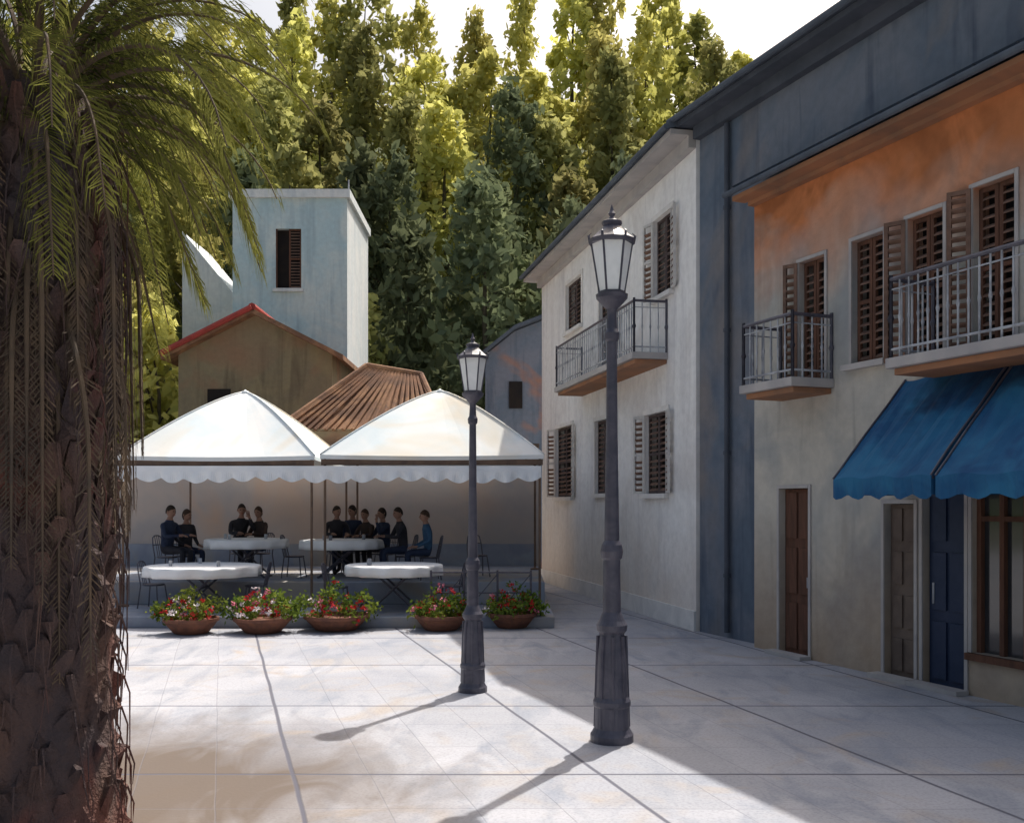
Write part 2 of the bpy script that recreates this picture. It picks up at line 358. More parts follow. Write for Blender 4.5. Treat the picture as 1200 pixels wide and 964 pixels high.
# ---- cream building with awning
o0=D.p(0,.25,0); R=Fr((o0.x,o0.y),(o0.x+D.u.x,o0.y+D.u.y)); eR=empty('cream_house_with_shops',(*R.p(5,0,0).xy,0))
sR=R.s_of(884); sE=D.L
zf=3.94
wR=[op(R,937,967,303,0,z0=zf),op(R,999,1036,277,424),op(R,1064,1106,250,0,z0=zf),op(R,1141,1190,212,0,z0=zf),
    op(R,914,948,572,0,z0=.02),op(R,1037,1072,590,0,z0=.02),op(R,1082,1131,560,0,z0=.02),
    op(R,1140,1230,520,0,z0=.5)]
wR.append((wR[3][1]+.9,wR[3][1]+1.6,zf,5.85))
mb=MB(); wall(mb,R,sR,sE,0,6.9,wR,.24,back=6.5); mb.obj('walls',[M_cream,M_dk],eR)
mb=MB()
for o in wR[:4]+wR[8:]: win_leaves(mb,R,*o,fi=0,si=1,n=-.12)
mb.obj('louvred_doors',[M_wood,M_slat],eR)
mb=MB()
for i in (2,3):
    o=wR[i]; openshutter(mb,R,o[0]-.02,o[2]+.02,o[3],.26,-1,ang=28)
o=wR[0]; openshutter(mb,R,o[0]-.02,o[2]+.02,o[3],.22,-1,ang=25)
mb.obj('open_shutters',[M_slat,M_slat],eR)
mb=MB()
def door(o,mi,panels=3,n=-.14):
    a,b,c,d=o; R.box(mb,a+.01,b-.01,n,n+.05,c,d-.01,mi)
    h=(d-c)/panels
    for k in range(panels):
        for q in ((a+.07,(a+b)/2-.03),((a+b)/2+.03,b-.07)):
            R.box(mb,q[0],q[1],n+.052,n+.075,c+h*k+.08,c+h*(k+1)-.06,mi)
door(wR[4],0); door(wR[5],1,4); door(wR[6],2,3)
mb.tube([R.p(wR[6][0]+.1,-.06,1.0),R.p(wR[6][0]+.1,-.06,1.25)],.015,6,3)
mb.tube([R.p(wR[4][1]-.1,-.06,1.0),R.p(wR[4][1]-.1,-.06,1.15)],.015,6,3)
o=wR[7]
R.box(mb,o[0],o[1],-.16,-.12,o[2],o[3],4)
for k in range(4):
    a=o[0]+(o[1]-o[0]-.06)*k/3; R.box(mb,a,a+.06,-.118,-.06,o[2],o[3],0)
R.box(mb,o[0]-.05,o[1]+.05,-.06,.08,o[2]-.08,o[2]-.002,0)
R.box(mb,o[0]+.062,o[1]-.062,-.117,-.065,o[2]+1.5,o[2]+1.56,0)
M_shopglass=mat('shop_window_glass',(.03,.035,.04),(.05,.05,.055),scale=1,rough=.08,spec=.8,bs=0)
mb.obj('shop_doors_and_window',[M_wood,M_greyd,M_navyd,M_ironw,M_shopglass],eR)
mb=MB()
for i,o in enumerate(wR):
    t=.05
    z0=o[2] if o[2]>.1 else 0
    R.box(mb,o[0]-t,o[0]-.003,.003,.022,z0,o[3]+t); R.box(mb,o[1]+.003,o[1]+t,.003,.022,z0,o[3]+t); R.box(mb,o[0]-.003,o[1]+.003,.004,.026,o[3]+.003,o[3]+t)
o=wR[1]; R.box(mb,o[0]-.1,o[1]+.1,.026,.12,o[2]-.08,o[2]-.003)
for i in (4,5,6):
    o=wR[i]; R.box(mb,o[0]-.08,o[1]+.08,.03,.22,.006,.06)
mb.obj('surrounds_and_thresholds',[M_soff],eR)
mb=MB()
mb.hexa([R.p(sR-.1,.42,6.88),R.p(sE,.42,6.88),R.p(sE,-.245,7.25),R.p(sR-.1,-.245,7.25),
         R.p(sR-.1,.42,6.96),R.p(sE,.42,6.96),R.p(sE,-.245,7.33),R.p(sR-.1,-.245,7.33)],0)
R.box(mb,sR,sE,.003,.12,6.74,6.86,1); R.box(mb,sR-.06,sE,.122,.36,6.80,6.87,1)
mb.tube([R.p(sR-.15,.45,6.9),R.p(sE,.45,6.9)],.045,8,0)
a=sR
while a<sE:
    mb.hexa([R.p(a,.30,6.975),R.p(a+.03,.30,6.975),R.p(a+.03,-.24,7.28),R.p(a,-.24,7.28),R.p(a,.42,7.0),R.p(a+.03,.42,7.0),R.p(a+.03,-.24,7.36),R.p(a,-.24,7.36)],0); a+=.28
mb.obj('pent_roof',[M_roofd,M_oran],eR)
balcony(R,R.s_of(914),R.s_of(978),zf-.04,.72,.85,eR,M_soff,M_ironw)
balcony(R,R.s_of(1092),wR[8][1]+.4,zf-.04,.72,.92,eR,M_soff,M_ironw)
def awning(fr,a0,a1,zt,zb,proj,name,parent):
    mb=MB(); n=8; seg=22
    def pt(i,j):
        t=j/n; s_=a0+(a1-a0)*i/seg
        sag=.06*sin(pi*t)+.026*sin(i*1.9)*sin(pi*t)+.014*sin(i*.8+j)
        return fr.p(s_,.01+proj*t,zt-(zt-zb)*t**1.12-sag)
    for i in range(seg):
        for j in range(n):
            mb.quad(pt(i,j),pt(i+1,j),pt(i+1,j+1),pt(i,j+1),0)
        def vz(i): return zb-.225-.03*sin(i*1.3)
        def vo(i):
            p=pt(i,n); k=.02*sin(i*1.7); return Vector((p.x+fr.n.x*k,p.y+fr.n.y*k,vz(i)))
        mb.quad(pt(i,n),pt(i+1,n),vo(i+1),vo(i),0)
    for i in (0,seg):
        for j in range(n):
            a,b=pt(i,j),pt(i,j+1)
            a2=Vector((a.x,a.y,min(a.z,zb-.2)));b2=Vector((b.x,b.y,min(b.z,zb-.2)))
            mb.quad(a,b,b2,a2,0)
    for s_ in (a0+.02,a1-.02):
        mb.tube([fr.p(s_,.03,zb),fr.p(s_,proj-.03,zb-.03)],.015,6,1)
    for i in (0,seg): mb.tube([pt(i,j)+Vector((0,0,.012)) for j in range(n+1)],.013,6,1)
    mb.tube([fr.p(a0,proj-.02,zb-.02),fr.p(a1,proj-.02,zb-.02)],.02,8,1)
    return mb.obj(name,[M_awn,M_iron],parent,smooth=False)
s1=R.s_of(1062); s2=R.s_of(1186)
awning(R,s1,s2-.03,3.72,2.50,1.12,'awning_canvas',eR)
awning(R,s2+.03,s2+2.0,3.72,2.50,1.12,'second_awning_canvas',eR)

# ---------------------------------------------------------------- background buildings
def gable(mb,x0,x1,y0,y1,zw,zr,over=.4,th=.15,wm=0,rm=1):
    mb.box(x0,x1,y0,y1,0,zw,wm)
    xm=(x0+x1)/2
    mb.add([(x0,y0,zw),(x1,y0,zw),(xm,y0,zr),(x0,y1,zw),(x1,y1,zw),(xm,y1,zr)],[(0,1,2),(4,3,5)],wm)
    k=(zr-zw)/(xm-x0)
    for sx,xe in ((-1,x0-over),(1,x1+over)):
        ze=zw-k*over
        a=[(xe,y0-over,ze),(xm,y0-over,zr),(xm,y1+over,zr),(xe,y1+over,ze)]
        mb.hexa(a+[(p[0],p[1],p[2]+th) for p in a],rm)
eT=empty('tower_house',(-8,38,0))
T=Fr((-10.25,36),(-6.05,36.001))
w1=(T.s_of(323),T.s_of(353),CH+(590-338)/F*36,CH+(590-268)/F*36)
zt=13.55
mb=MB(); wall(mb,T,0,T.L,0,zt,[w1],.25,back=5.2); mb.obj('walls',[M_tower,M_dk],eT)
mb=MB(); mb.quad((-6.045,36,0),(-6.045,41.2,0),(-6.045,41.2,zt),(-6.045,36,zt),0)  # sunlit side in whiter plaster than the front, light painted as colour
for (a,b,c,d) in ((-10.37,-5.93,35.88,36.0),(-6.045,-5.93,36.0,41.2),(-10.37,-10.25,36.0,41.2)): mb.box(a,b,c-.002,d,zt-.15,zt+.15,0)
mb.box(-10.3,-6.0,36,41.2,zt-.05,zt+.05,0)
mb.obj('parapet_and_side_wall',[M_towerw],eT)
mb=MB(); m_=(w1[0]+w1[1])/2
louvre(mb,T,m_+.01,w1[1],w1[2],w1[3],-.1,ft=.06); T.box(mb,w1[0],w1[0]+.05,-.1,-.05,w1[2],w1[3],0)
mb.obj('window_shutters',[M_wood,M_slat],eT)
mb=MB(); T.box(mb,w1[0]-.1,w1[1]+.1,.003,.1,w1[2]-.12,w1[2]-.003); mb.obj('window_sill',[M_towerw],eT)
mb=MB(); mb.tube([(-5.98,35.95,zt),(-5.98,35.95,zt+.5)],.03,6); mb.obj('antenna',[M_ironw],eT)
mb=MB()
mb.add([(-12.6,37.5,0),(-10.3,37.5,0),(-10.3,37.5,9.8),(-12.6,37.5,12.6),(-12.6,41,0),(-10.3,41,0),(-10.3,41,9.8),(-12.6,41,12.6)],
 [(0,1,2,3),(1,5,6,2),(5,4,7,6),(4,0,3,7),(3,2,6,7)],0)
mb.obj('annex_wall',[M_towerw],eT)
eB=empty('ochre_gabled_house',(-7.9,31,0))
mb=MB(); gable(mb,-10.2,-5.5,30,34.5,6.75,7.95)
mb.obj('walls_and_roof',[M_ochre,M_roof],eB)
mb=MB(); mb.tube([(-7.85,29.6,8.14),(-7.85,34.9,8.14)],.12,8); mb.tube([(-10.62,29.57,6.72),(-7.85,29.57,8.12)],.09,6)
mb.obj('ridge_tiles',[M_red],eB)
mb=MB()
for x in (-9.3,): mb.box(x,x+.7,29.96,29.995,4.6,5.7,0); mb.box(x-.08,x+.78,29.93,29.99,4.48,4.58,1)
mb.obj('windows',[M_dk,M_trimd],eB)
eC=empty('brown_tiled_house',(-4,27,0))
mb=MB(); x0,x1=-6.0,-1.7
mb.box(x0+.3,x1-.3,25.0,29.0,0,4.1,0)
e0,e1=(x0,24.98,4.05),(x1,24.98,4.05); e2,e3=(x1,29.4,4.05),(x0,29.4,4.05); r0,r1=(-4.0,27,5.95),(-2.5,27,5.70)
mb.add([e0,e1,e2,e3,r0,r1],[(0,1,5,4),(1,2,5),(2,3,4,5),(3,0,4),(3,2,1,0)],1)
def lerp(a,b,t): return Vector(a).lerp(Vector(b),t)
for k in range(19):
    t=(k+.5)/19; a=lerp(e0,e1,t)+Vector((random.gauss(0,.02),-.02,.03)); b=lerp(r0,r1,t)+Vector((0,0,.03))
    mb.tube([a,a.lerp(b,.33)+Vector((0,0,random.gauss(0,.015))),a.lerp(b,.66)+Vector((0,0,random.gauss(0,.015))),b],.05,5,1)
for k in range(16):
    t=(k+.5)/16; mb.tube([lerp(e0,e3,t)+Vector((0,0,.03)),Vector(r0)+Vector((0,0,.02))],[.05,.02],5,1)
for a,b in ((e0,r0),(r0,r1),(r1,e1)): mb.tube([Vector(a)+Vector((0,0,.05)),Vector(b)+Vector((0,0,.05))],.08,8,1)
mb.obj('walls_and_roof',[M_ochre,M_roof],eC)
eK=empty('grey_orange_cottage',(0,33,0))
mb=MB(); xa=-.9; xb=3.2
mb.add([(xa,33,0),(xb,33,0),(xb,33,9.2),(xa+1.0,33,8.0),(xa,33,7.2),(xa,38,0),(xb,38,0),(xb,38,9.2),(xa+1.0,38,8.0),(xa,38,7.2)],
 [(0,1,2,3,4),(5,9,8,7,6),(0,4,9,5),(4,3,8,9),(3,2,7,8),(1,6,7,2)],0)
for p,q in (((xa-.2,7.08),(xa+1.0,8.04)),((xa+1.0,8.04),(xb,9.24))):
    mb.hexa([(p[0],32.7,p[1]),(q[0],32.7,q[1]),(q[0],38.2,q[1]),(p[0],38.2,p[1]),(p[0],32.7,p[1]+.12),(q[0],32.7,q[1]+.12),(q[0],38.2,q[1]+.12),(p[0],38.2,p[1]+.12)],1)
mb.obj('walls_and_roof',[M_cot,M_roofd],eK)
mb=MB(); mb.box(-.1,.35,32.95,32.99,5.4,6.3,0); mb.obj('window',[M_dk],eK)

# ---------------------------------------------------------------- terrace
mb=MB(); TX0,TX1=-10.5,1.1
mb.box(TX0,TX1-.35,17.35,24.5,.006,.2); mb.box(TX0,TX1-.45,19.45,24.5,.202,.65)
mb.obj('cafe_terrace_platform',[M_tier],bevel=.015)
mb=MB(); mb.box(TX0,.66,24.5,24.8,0,3.6,0); mb.box(TX0-.003,.68,24.47,24.83,3.602,3.7,1)
mb.box(TX0,.6,24.46,24.498,.66,1.2,2)
mb.obj('terrace_back_wall',[M_back,M_beam,M_tier])
def tent(name,x0,x1,y0,y1,ze,zp):
    e=empty(name,((x0+x1)/2,(y0+y1)/2,.65)); mb=MB(); n=12; xm,ym=(x0+x1)/2,(y0+y1)/2
    cs=[(x0,y0),(x1,y0),(x1,y1),(x0,y1)]; m=12
    def pt(k,i,j):
        t=j/n; a=cs[k];b=cs[(k+1)%4]; u=i/m
        x=a[0]+(b[0]-a[0])*u; y=a[1]+(b[1]-a[1])*u
        sag=-.16*sin(pi*u)*(1-t)*t*2
        prof=(1-(1-t)**1.28)
        zz=ze+(zp-ze)*prof+sag-.03*sin(pi*u)*(1-t)+.02*sin(u*17+k)*(1-t)*t
        return Vector((x+(xm-x)*t,y+(ym-y)*t,zz))
    for k in range(4):
        for i in range(m):
            for j in range(n): mb.quad(pt(k,i,j),pt(k,i+1,j),pt(k,i+1,j+1),pt(k,i,j+1),0)
            a,b=pt(k,i,0),pt(k,i+1,0)
            mb.quad(a,b,b-Vector((0,0,.08)),a-Vector((0,0,.08)),0)
    for k in range(4):
        mb.tube([pt(k,0,j)+Vector((0,0,.006)) for j in range(n+1)],.018,5,0)
    mb.lathe([(.10,-.05),(.08,.01),(.03,.03),(.012,.05)],10,0,(xm,ym,zp))
    mb.obj('canopy_canvas',[M_canv],e,smooth=True)
    mb=MB()
    for (x,y) in cs:
        x+= .08 if x==x0 else -.08; y+= .1 if y==y0 else -.1
        zb=.2 if y<19.45 else .65
        mb.tube([(x,y,zb),(x,y,ze)],.025,8); mb.lathe([(.11,0),(.11,.03),(.04,.05)],12,0,(x,y,zb))
        mb.tube([(x,y,ze-.05),(xm,ym,zp-.15)],.018,6)
    mb.box(x0+.02,x1-.02,y0+.01,y0+.07,ze-.20,ze-.09); mb.box(x0+.02,x1-.02,y1-.07,y1-.01,ze-.20,ze-.09)
    mb.obj('canopy_frame',[M_beam],e)
tent('canopy_tent',-7.65,-3.82,19.0,23.2,3.13,4.60)
tent('canopy_tent',-3.72,.62,19.0,23.2,3.15,4.62)
mb=MB(); n=260; xa,xb=-7.7,.56
def vp(i,lv):
    x=xa+(xb-xa)*i/n; y=18.93+.02*sin(x*9)
    z=(2.93,2.84)[lv] if lv<2 else 2.70-.09*abs(sin((x-xa)*pi/(.46)))+.02*sin(x*2.3)
    return Vector((x,y-.008*lv+(.03*sin(x*23) if lv==2 else 0),z))
for i in range(n):
    for lv in (0,1): mb.quad(vp(i,lv),vp(i+1,lv),vp(i+1,lv+1),vp(i,lv+1),0)
mb.obj('scalloped_valance',[M_val])

def table(px,py,d,wpx,zf_):
    x=(px-CX)/F*d; zt=CH+(HY-py)/F*d; r=wpx/2/F*d
    e=empty('cafe_table',(x,d,zf_))
    mb=MB()
    prof=[(.001,0),(r*.5,.001),(r*.96,.0),(r,-.012),(r*1.005,-.05),(r*1.0,-.12),(r*.99,-.19)]
    seg=72; ph=random.random()*6
    mb.lathe(prof[::-1],seg,0,(x,d,zt),ripple=lambda i,an:((.04*sin(an*13+ph)+.02*sin(an*7+2*ph))*(max(0,3-i)/3)))
    mb.obj('tablecloth',[M_cloth],e,smooth=True)
    mb=MB()
    for yy in (-.28,.28):
        mb.tube([(x-.45,d+yy,zf_),(x+.45,d+yy,zt-.03)],.022,6); mb.tube([(x+.45,d+yy+.03,zf_),(x-.45,d+yy+.03,zt-.03)],.022,6)
    for xx in (-.45,.45): mb.tube([(x+xx,d-.28,zf_+.02),(x+xx,d+.31,zf_+.02)],.018,6)
    mb.tube([(x,d-.28,(zf_+zt)/2),(x,d+.3,(zf_+zt)/2)],.02,6)
    mb.lathe([(r*.9,-.05),(r*.9,-.02)],24,0,(x,d,zt))
    mb.obj('crossed_legs',[M_iron],e)
    mb=MB()
    for k in range(3):
        an=random.random()*6.28; rr=r*.55; o=(x+cos(an)*rr,d+sin(an)*rr,zt+.002)
        mb.lathe([(.03,0),(.035,.005),(.035,.1),(.03,.1)],10,0,o)
    mb.obj('glasses',[M_ironw],e)
table(238,662,18.5,132,.2); table(462,661,18.4,114,.2); table(289,631,20.7,96,.65); table(400,632,20.7,96,.65)

def chair(x,y,z,ang):
    mb=MB()
    mb.lathe([(.20,.43),(.21,.445),(.20,.46)],16,0)
    for sx,sy in ((-1,-1),(1,-1),(-1,1),(1,1)):
        if sy<0: mb.tube([(sx*.15,-.15,.43),(sx*.2,-.2,0)],.013,6)
        else: mb.tube([(sx*.2,.22,0),(sx*.17,.17,.44),(sx*.16,.23,.7),(sx*.13,.26,.85)],.013,6)
    mb.tube([(-.13,.26,.85),(-.06,.27,.89),(.06,.27,.89),(.13,.26,.85)],.013,6)
    for k in (-.06,0,.06): mb.tube([(k,.18,.46),(k,.27,.88)],.008,5)
    mb.tube([(-.155,.235,.7),(.155,.235,.7)],.01,6)
    ob=mb.obj('bistro_chair',[M_iron]); ob.location=(x,y,z); ob.rotation_euler=(0,0,ang)

# ---------------------------------------------------------------- people
M_skin=mat('skin',(.30,.17,.12),(.27,.15,.11),scale=6,rough=.6)
M_hair=mat('dark_hair',(.025,.018,.015),(.04,.028,.02),scale=12)
M_hairb=mat('brown_hair',(.07,.04,.025),(.05,.03,.02),scale=12)
M_navy=mat('navy_cloth',(.018,.025,.055),(.028,.04,.075),scale=5)
M_blue=mat('blue_cloth',(.03,.075,.15),(.04,.10,.17),scale=5)
M_blk=mat('charcoal_cloth',(.022,.022,.03),(.035,.033,.04),scale=5)
M_brn=mat('brown_cloth',(.06,.035,.028),(.04,.03,.028),scale=5)
M_shoe=mat('shoe_leather',(.02,.017,.016),(.03,.025,.02),scale=5)
def person(x,y,z,ang,top,trou,hair,lean=0.0,head=0.0,armv=0,female=False,sc=1.0):
    V=[];E=[];Rr=[]
    def v(p,r,par_=None):
        V.append(p); Rr.append(r if isinstance(r,tuple) else (r,r))
        if par_ is not None: E.append((par_,len(V)-1))
        return len(V)-1
    ln=lean; sw=.16 if female else .185
    pel=v((0,0,.55),(.15,.12)); sp=v((0,-ln*.3,.74),(.13,.10),pel); ch=v((0,-ln*.7,.95),(.155,.115),sp)
    nb=v((0,-ln+.0,1.07),(.075,.07),ch); nk=v((0,-ln-.015,1.14),(.052,.052),nb); hd=v((0,-ln-.02,1.19),(.05,.05),nk)
    for s_ in (-1,1):
        sh=v((s_*sw,-ln*.8,1.02),(.062,.062),ch)
        if armv==0 or (armv==1 and s_<0):
            el=v((s_*(sw+.06),-ln-.10,.80),(.043,.043),sh); wr=v((s_*.14,-ln-.33,.82),(.028,.028),el); hh=Vector((-s_*.15,-1,0)).normalized()
        elif armv==1:
            el=v((s_*(sw+.04),-ln-.2,.86),(.043,.043),sh); wr=v((s_*.10,-ln-.22,1.10),(.027,.027),el); hh=Vector((-s_*.25,.25,1)).normalized()
        else:
            el=v((s_*(sw+.07),-ln*.6+.02,.78),(.043,.043),sh); wr=v((s_*.15,-ln-.2,.66),(.028,.028),el); hh=Vector((-s_*.1,-1,-.15)).normalized()
        wp=Vector(V[wr]); pm=v(tuple(wp+hh*.07),(.036,.020),wr)
        side=hh.cross(Vector((0,0,1)) if abs(hh.z)<.8 else Vector((0,-1,0))).normalized(); dn=Vector((0,0,-1)) if abs(hh.z)<.8 else Vector((0,-1,0))
        for k,(o,lf) in enumerate(((-.03,.07),(-.010,.082),(.010,.078),(.029,.06))):
            a=Vector(V[pm])+side*o+hh*.025; f1=v(tuple(a),(.009,.009),pm)
            f2=v(tuple(a+hh*lf*.5+dn*.008),(.0085,.0085),f1); v(tuple(a+hh*lf*.85+dn*.03),(.007,.007),f2)
        th=v(tuple(wp+hh*.035+side*(-s_*.035)),(.010,.010),pm); v(tuple(wp+hh*.075+side*(-s_*.055)+dn*.01),(.009,.009),th)
        hp=v((s_*.10,-.04,.54),(.095,.09),pel); kn=v((s_*.11,-.44,.53),(.063,.063),hp); an=v((s_*.11,-.40,.10),(.04,.04),kn)
        he=v((s_*.115,-.47,.05),(.045,.035),an); v((s_*.125,-.60,.035),(.036,.026),he)
    me=bpy.data.meshes.new('body'); me.from_pydata(V,E,[]); ob=bpy.data.objects.new('tmp',me); scene.collection.objects.link(ob)
    md=ob.modifiers.new('skin','SKIN')
    for i,r in enumerate(Rr): me.skin_vertices[0].data[i].radius=r
    me.skin_vertices[0].data[0].use_root=True
    ss=ob.modifiers.new('sub','SUBSURF'); ss.levels=1; ss.render_levels=1
    dg=bpy.context.evaluated_depsgraph_get(); em=bpy.data.meshes.new_from_object(ob.evaluated_get(dg))
    bpy.data.objects.remove(ob)
    mb=MB(); mb.v+=[tuple(q.co) for q in em.vertices]
    for p in em.polygons:
        c=p.center; mi=1
        if c.z>1.085: mi=0
        elif c.z<.085: mi=4
        elif c.z<.62: mi=2
        mb.f.append(tuple(p.vertices)); mb.m.append(mi); mb.c.append(.5)
    hv=[Vector(V[i]) for i in range(len(V)) if Rr[i][0]<=.012 or (Rr[i]==(.036,.020))]
    for k,p in enumerate(em.polygons):
        if any((p.center-h).length<.045 for h in hv): mb.m[k]=0
    hc=Vector((0,-ln-.035,1.255)); ca,sa=cos(head),sin(head)
    def rotp(q): return Vector((q[0]*ca-q[1]*sa,q[0]*sa+q[1]*ca,q[2]))+hc
    nu,nv=20,16; hvs=[]
    for j in range(nv+1):
        ph=pi*j/nv
        for i in range(nu):
            th=2*pi*i/nu; dx,dy,dz=sin(ph)*sin(th),-sin(ph)*cos(th),cos(ph)
            rx,ry,rz=.074,.093,.118
            if dz<0: rx*=1+.30*dz; ry*=1+.12*dz
            q=[dx*rx,dy*ry,dz*rz]
            if dy<-.6:
                fx=abs(q[0]); zz=q[2]
                q[1]-=.022*math.exp(-(fx/.012)**2)*math.exp(-((zz+.02)/.02)**2)
                q[1]+=.010*math.exp(-((fx-.03)/.012)**2)*math.exp(-((zz-.008)/.012)**2)
                q[1]-=.006*math.exp(-(fx/.02)**2)*math.exp(-((zz+.055)/.010)**2)
            hvs.append(rotp(q))
    fs=[(j*nu+i,j*nu+(i+1)%nu,(j+1)*nu+(i+1)%nu,(j+1)*nu+i) for j in range(nv) for i in range(nu)]
    mb.add(hvs,fs,0)
    for s_ in (-1,1):
        mb.tube([rotp((s_*.070,.005,-.03)),rotp((s_*.082,.012,0)),rotp((s_*.076,.016,.025))],[.008,.013,.009],6,0)
        mb.tube([rotp((s_*.03,-.079,.008)),rotp((s_*.03,-.086,.008))],[.011,.007],8,5)
    mb.tube([rotp((-.022,-.083,-.056)),rotp((0,-.091,-.057)),rotp((.022,-.083,-.056))],[.003,.005,.003],6,6)
    hs=[]; lo=-.10 if female else -.035
    for j in range(9):
        t=j/8
        for i in range(nu):
            th=2*pi*i/nu; back=.5+.5*cos(th+pi)
            zmin=.055*(1-back)+lo*back
            ph=t*math.acos(max(-1,min(1,zmin/.13)))
            rx,ry=.083,.102
            hs.append(rotp((sin(ph)*sin(th)*rx,-sin(ph)*cos(th)*ry+.006,cos(ph)*.128+.002+.003*sin(th*5+j))))
    fs=[(j*nu+i,j*nu+(i+1)%nu,(j+1)*nu+(i+1)%nu,(j+1)*nu+i) for j in range(8) for i in range(nu)]
    mb.add(hs,fs,3)
    ob=mb.obj('seated_person',[M_skin,top,trou,hair,M_shoe,M_dk,M_red],smooth=True)
    ob.location=(x,y,z); ob.rotation_euler=(0,0,ang); ob.scale=(sc,sc,sc)
    return ob
ppl=[(196,20.3,1.25,M_navy,M_blk,M_hair,.05,0,0,0),(217,20.7,.9,M_blk,M_navy,M_hairb,.03,.3,2,1),
     (281,21.9,.55,M_blk,M_blk,M_hair,.10,-.2,1,0),(306,21.8,-.6,M_brn,M_navy,M_hairb,.04,.4,0,1),
     (394,21.9,.35,M_blk,M_navy,M_hair,.05,.5,0,0),(414,22.3,-.3,M_navy,M_blk,M_hair,.02,-.3,2,1),
     (433,21.7,-.7,M_brn,M_blk,M_hairb,.10,.2,0,0),(451,21.5,-.9,M_navy,M_blk,M_hair,.04,0,1,1),
     (474,20.6,-1.2,M_blk,M_navy,M_hair,.10,.2,0,0),(503,20.1,-1.35,M_blue,M_navy,M_hairb,.06,0,2,0)]
for k,(px,d,a,t,tr,h,l,hd,av,fe) in enumerate(ppl):
    x=(px-CX)/F*d; s_=(1.10,1.04,1.12,1.08,1.09,1.1,1.04,1.06,1.07,1.03)[k]
    person(x,d,.65,a,t,tr,h,l,hd,av,bool(fe),sc=s_)
    chair(x,d,.65,a)
for px,d,z,a in ((180,18.9,.2,1.4),(300,18.6,.2,-1.5),(395,18.3,.2,1.5),(530,18.6,.2,-1.3),(345,20.6,.65,1.5),(560,20.9,.65,.4)):
    chair((px-CX)/F*d,d,z,a)
mb=MB(); d=17.45; X0,X1=(505-CX)/F*d,(622-CX)/F*d
for z in (.98,.62): mb.tube([(X0,d,z),(X1,d,z)],.015,6)
for k in range(4):
    x=X0+(X1-X0)*k/3; mb.tube([(x,d,.2),(x,d,1.02)],.02,8)
for k in range(3):
    a=X0+(X1-X0)*k/3; b=X0+(X1-X0)*(k+1)/3
    mb.tube([(a,d,.25),(b,d,.95)],.009,5)
mb.obj('terrace_railing',[M_iron])

# ---------------------------------------------------------------- planters
M_pleaf=leafmat('geranium_leaf',(.05,.10,.02),(.22,.27,.05),.35)
M_fr=mat('red_petals',(.60,.02,.02),(.42,.02,.03),scale=20,bs=0)
M_fw=mat('white_petals',(.85,.82,.82),(.8,.65,.67),scale=20,bs=0)
M_fp=mat('pink_petals',(.70,.24,.32),(.6,.14,.2),scale=20,bs=0)
def rcard(mb,c,s,mi,col,up=.0):
    a=Vector((random.gauss(0,1),random.gauss(0,1),random.gauss(0,1))).normalized(); b=a.orthogonal().normalized()
    b.rotate(Matrix.Rotation(random.random()*6.28,3,a)); c2=a.cross(b)
    c=Vector(c); mb.quad(c-b*s,c-c2*s*.55,c+b*s,c+c2*s*.55,mi,col)
def planter(px,py,wpx,seed,mix):
    random.seed(seed); d=CH*F/(py-HY); x=(px-CX)/F*d; r=wpx/2/F*d
    e=empty('flower_planter',(x,d,0)); mb=MB()
    mb.lathe([(r*.55,0.006),(r*.62,.02),(r*.8,.12),(r*.93,.20),(r*1.0,.22),(r*1.0,.27),(r*.92,.27),(r*.88,.22)],28,0,(x,d,0))
    mb.obj('pot',[M_terra],e,smooth=False)
    mb=MB()
    cl=[]
    for k in range(30+seed%3*4):
        an=random.random()*6.28; q=sqrt(random.random())*r*1.0
        cl.append((x+cos(an)*q*1.2,d+sin(an)*q*.8,.28+random.random()*(.40+.05*(seed%4))*(1.2-q/r*.8)))
    for c in cl:
        t=random.random()
        for k in range(26):
            rcard(mb,(c[0]+random.gauss(0,.075),c[1]+random.gauss(0,.075),c[2]+random.gauss(0,.06)),random.uniform(.03,.055),0,min(1,max(0,t+random.gauss(0,.15))))
    mb.obj('leaves',[M_pleaf],e,color=True)
    mb=MB()
    for k in range(mix[3]):
        an=random.random()*6.28; q=sqrt(random.random())*r*1.12
        u=random.random(); mi=0 if u<mix[0] else (1 if u<mix[0]+mix[1] else 2)
        cx,cy,cz=x+cos(an)*q,d+sin(an)*q*.8-.04,.34+random.random()*.48*(1.15-q/r*.75)+( -.12 if random.random()<.3 else 0)
        for j in range(12):
            rcard(mb,(cx+random.gauss(0,.028),cy+random.gauss(0,.028),cz+random.gauss(0,.022)),random.uniform(.022,.036),mi,.5)
    mb.obj('flowers',[M_fr,M_fw,M_fp],e)
planter(224,742,64,1,(.55,.35,.1,44)); planter(308,741,68,2,(.35,.35,.30,44)); planter(394,738,76,3,(.6,.1,.3,40))
planter(517,738,62,4,(.75,.0,.25,24)); planter(600,735,58,5,(.7,.05,.25,34))

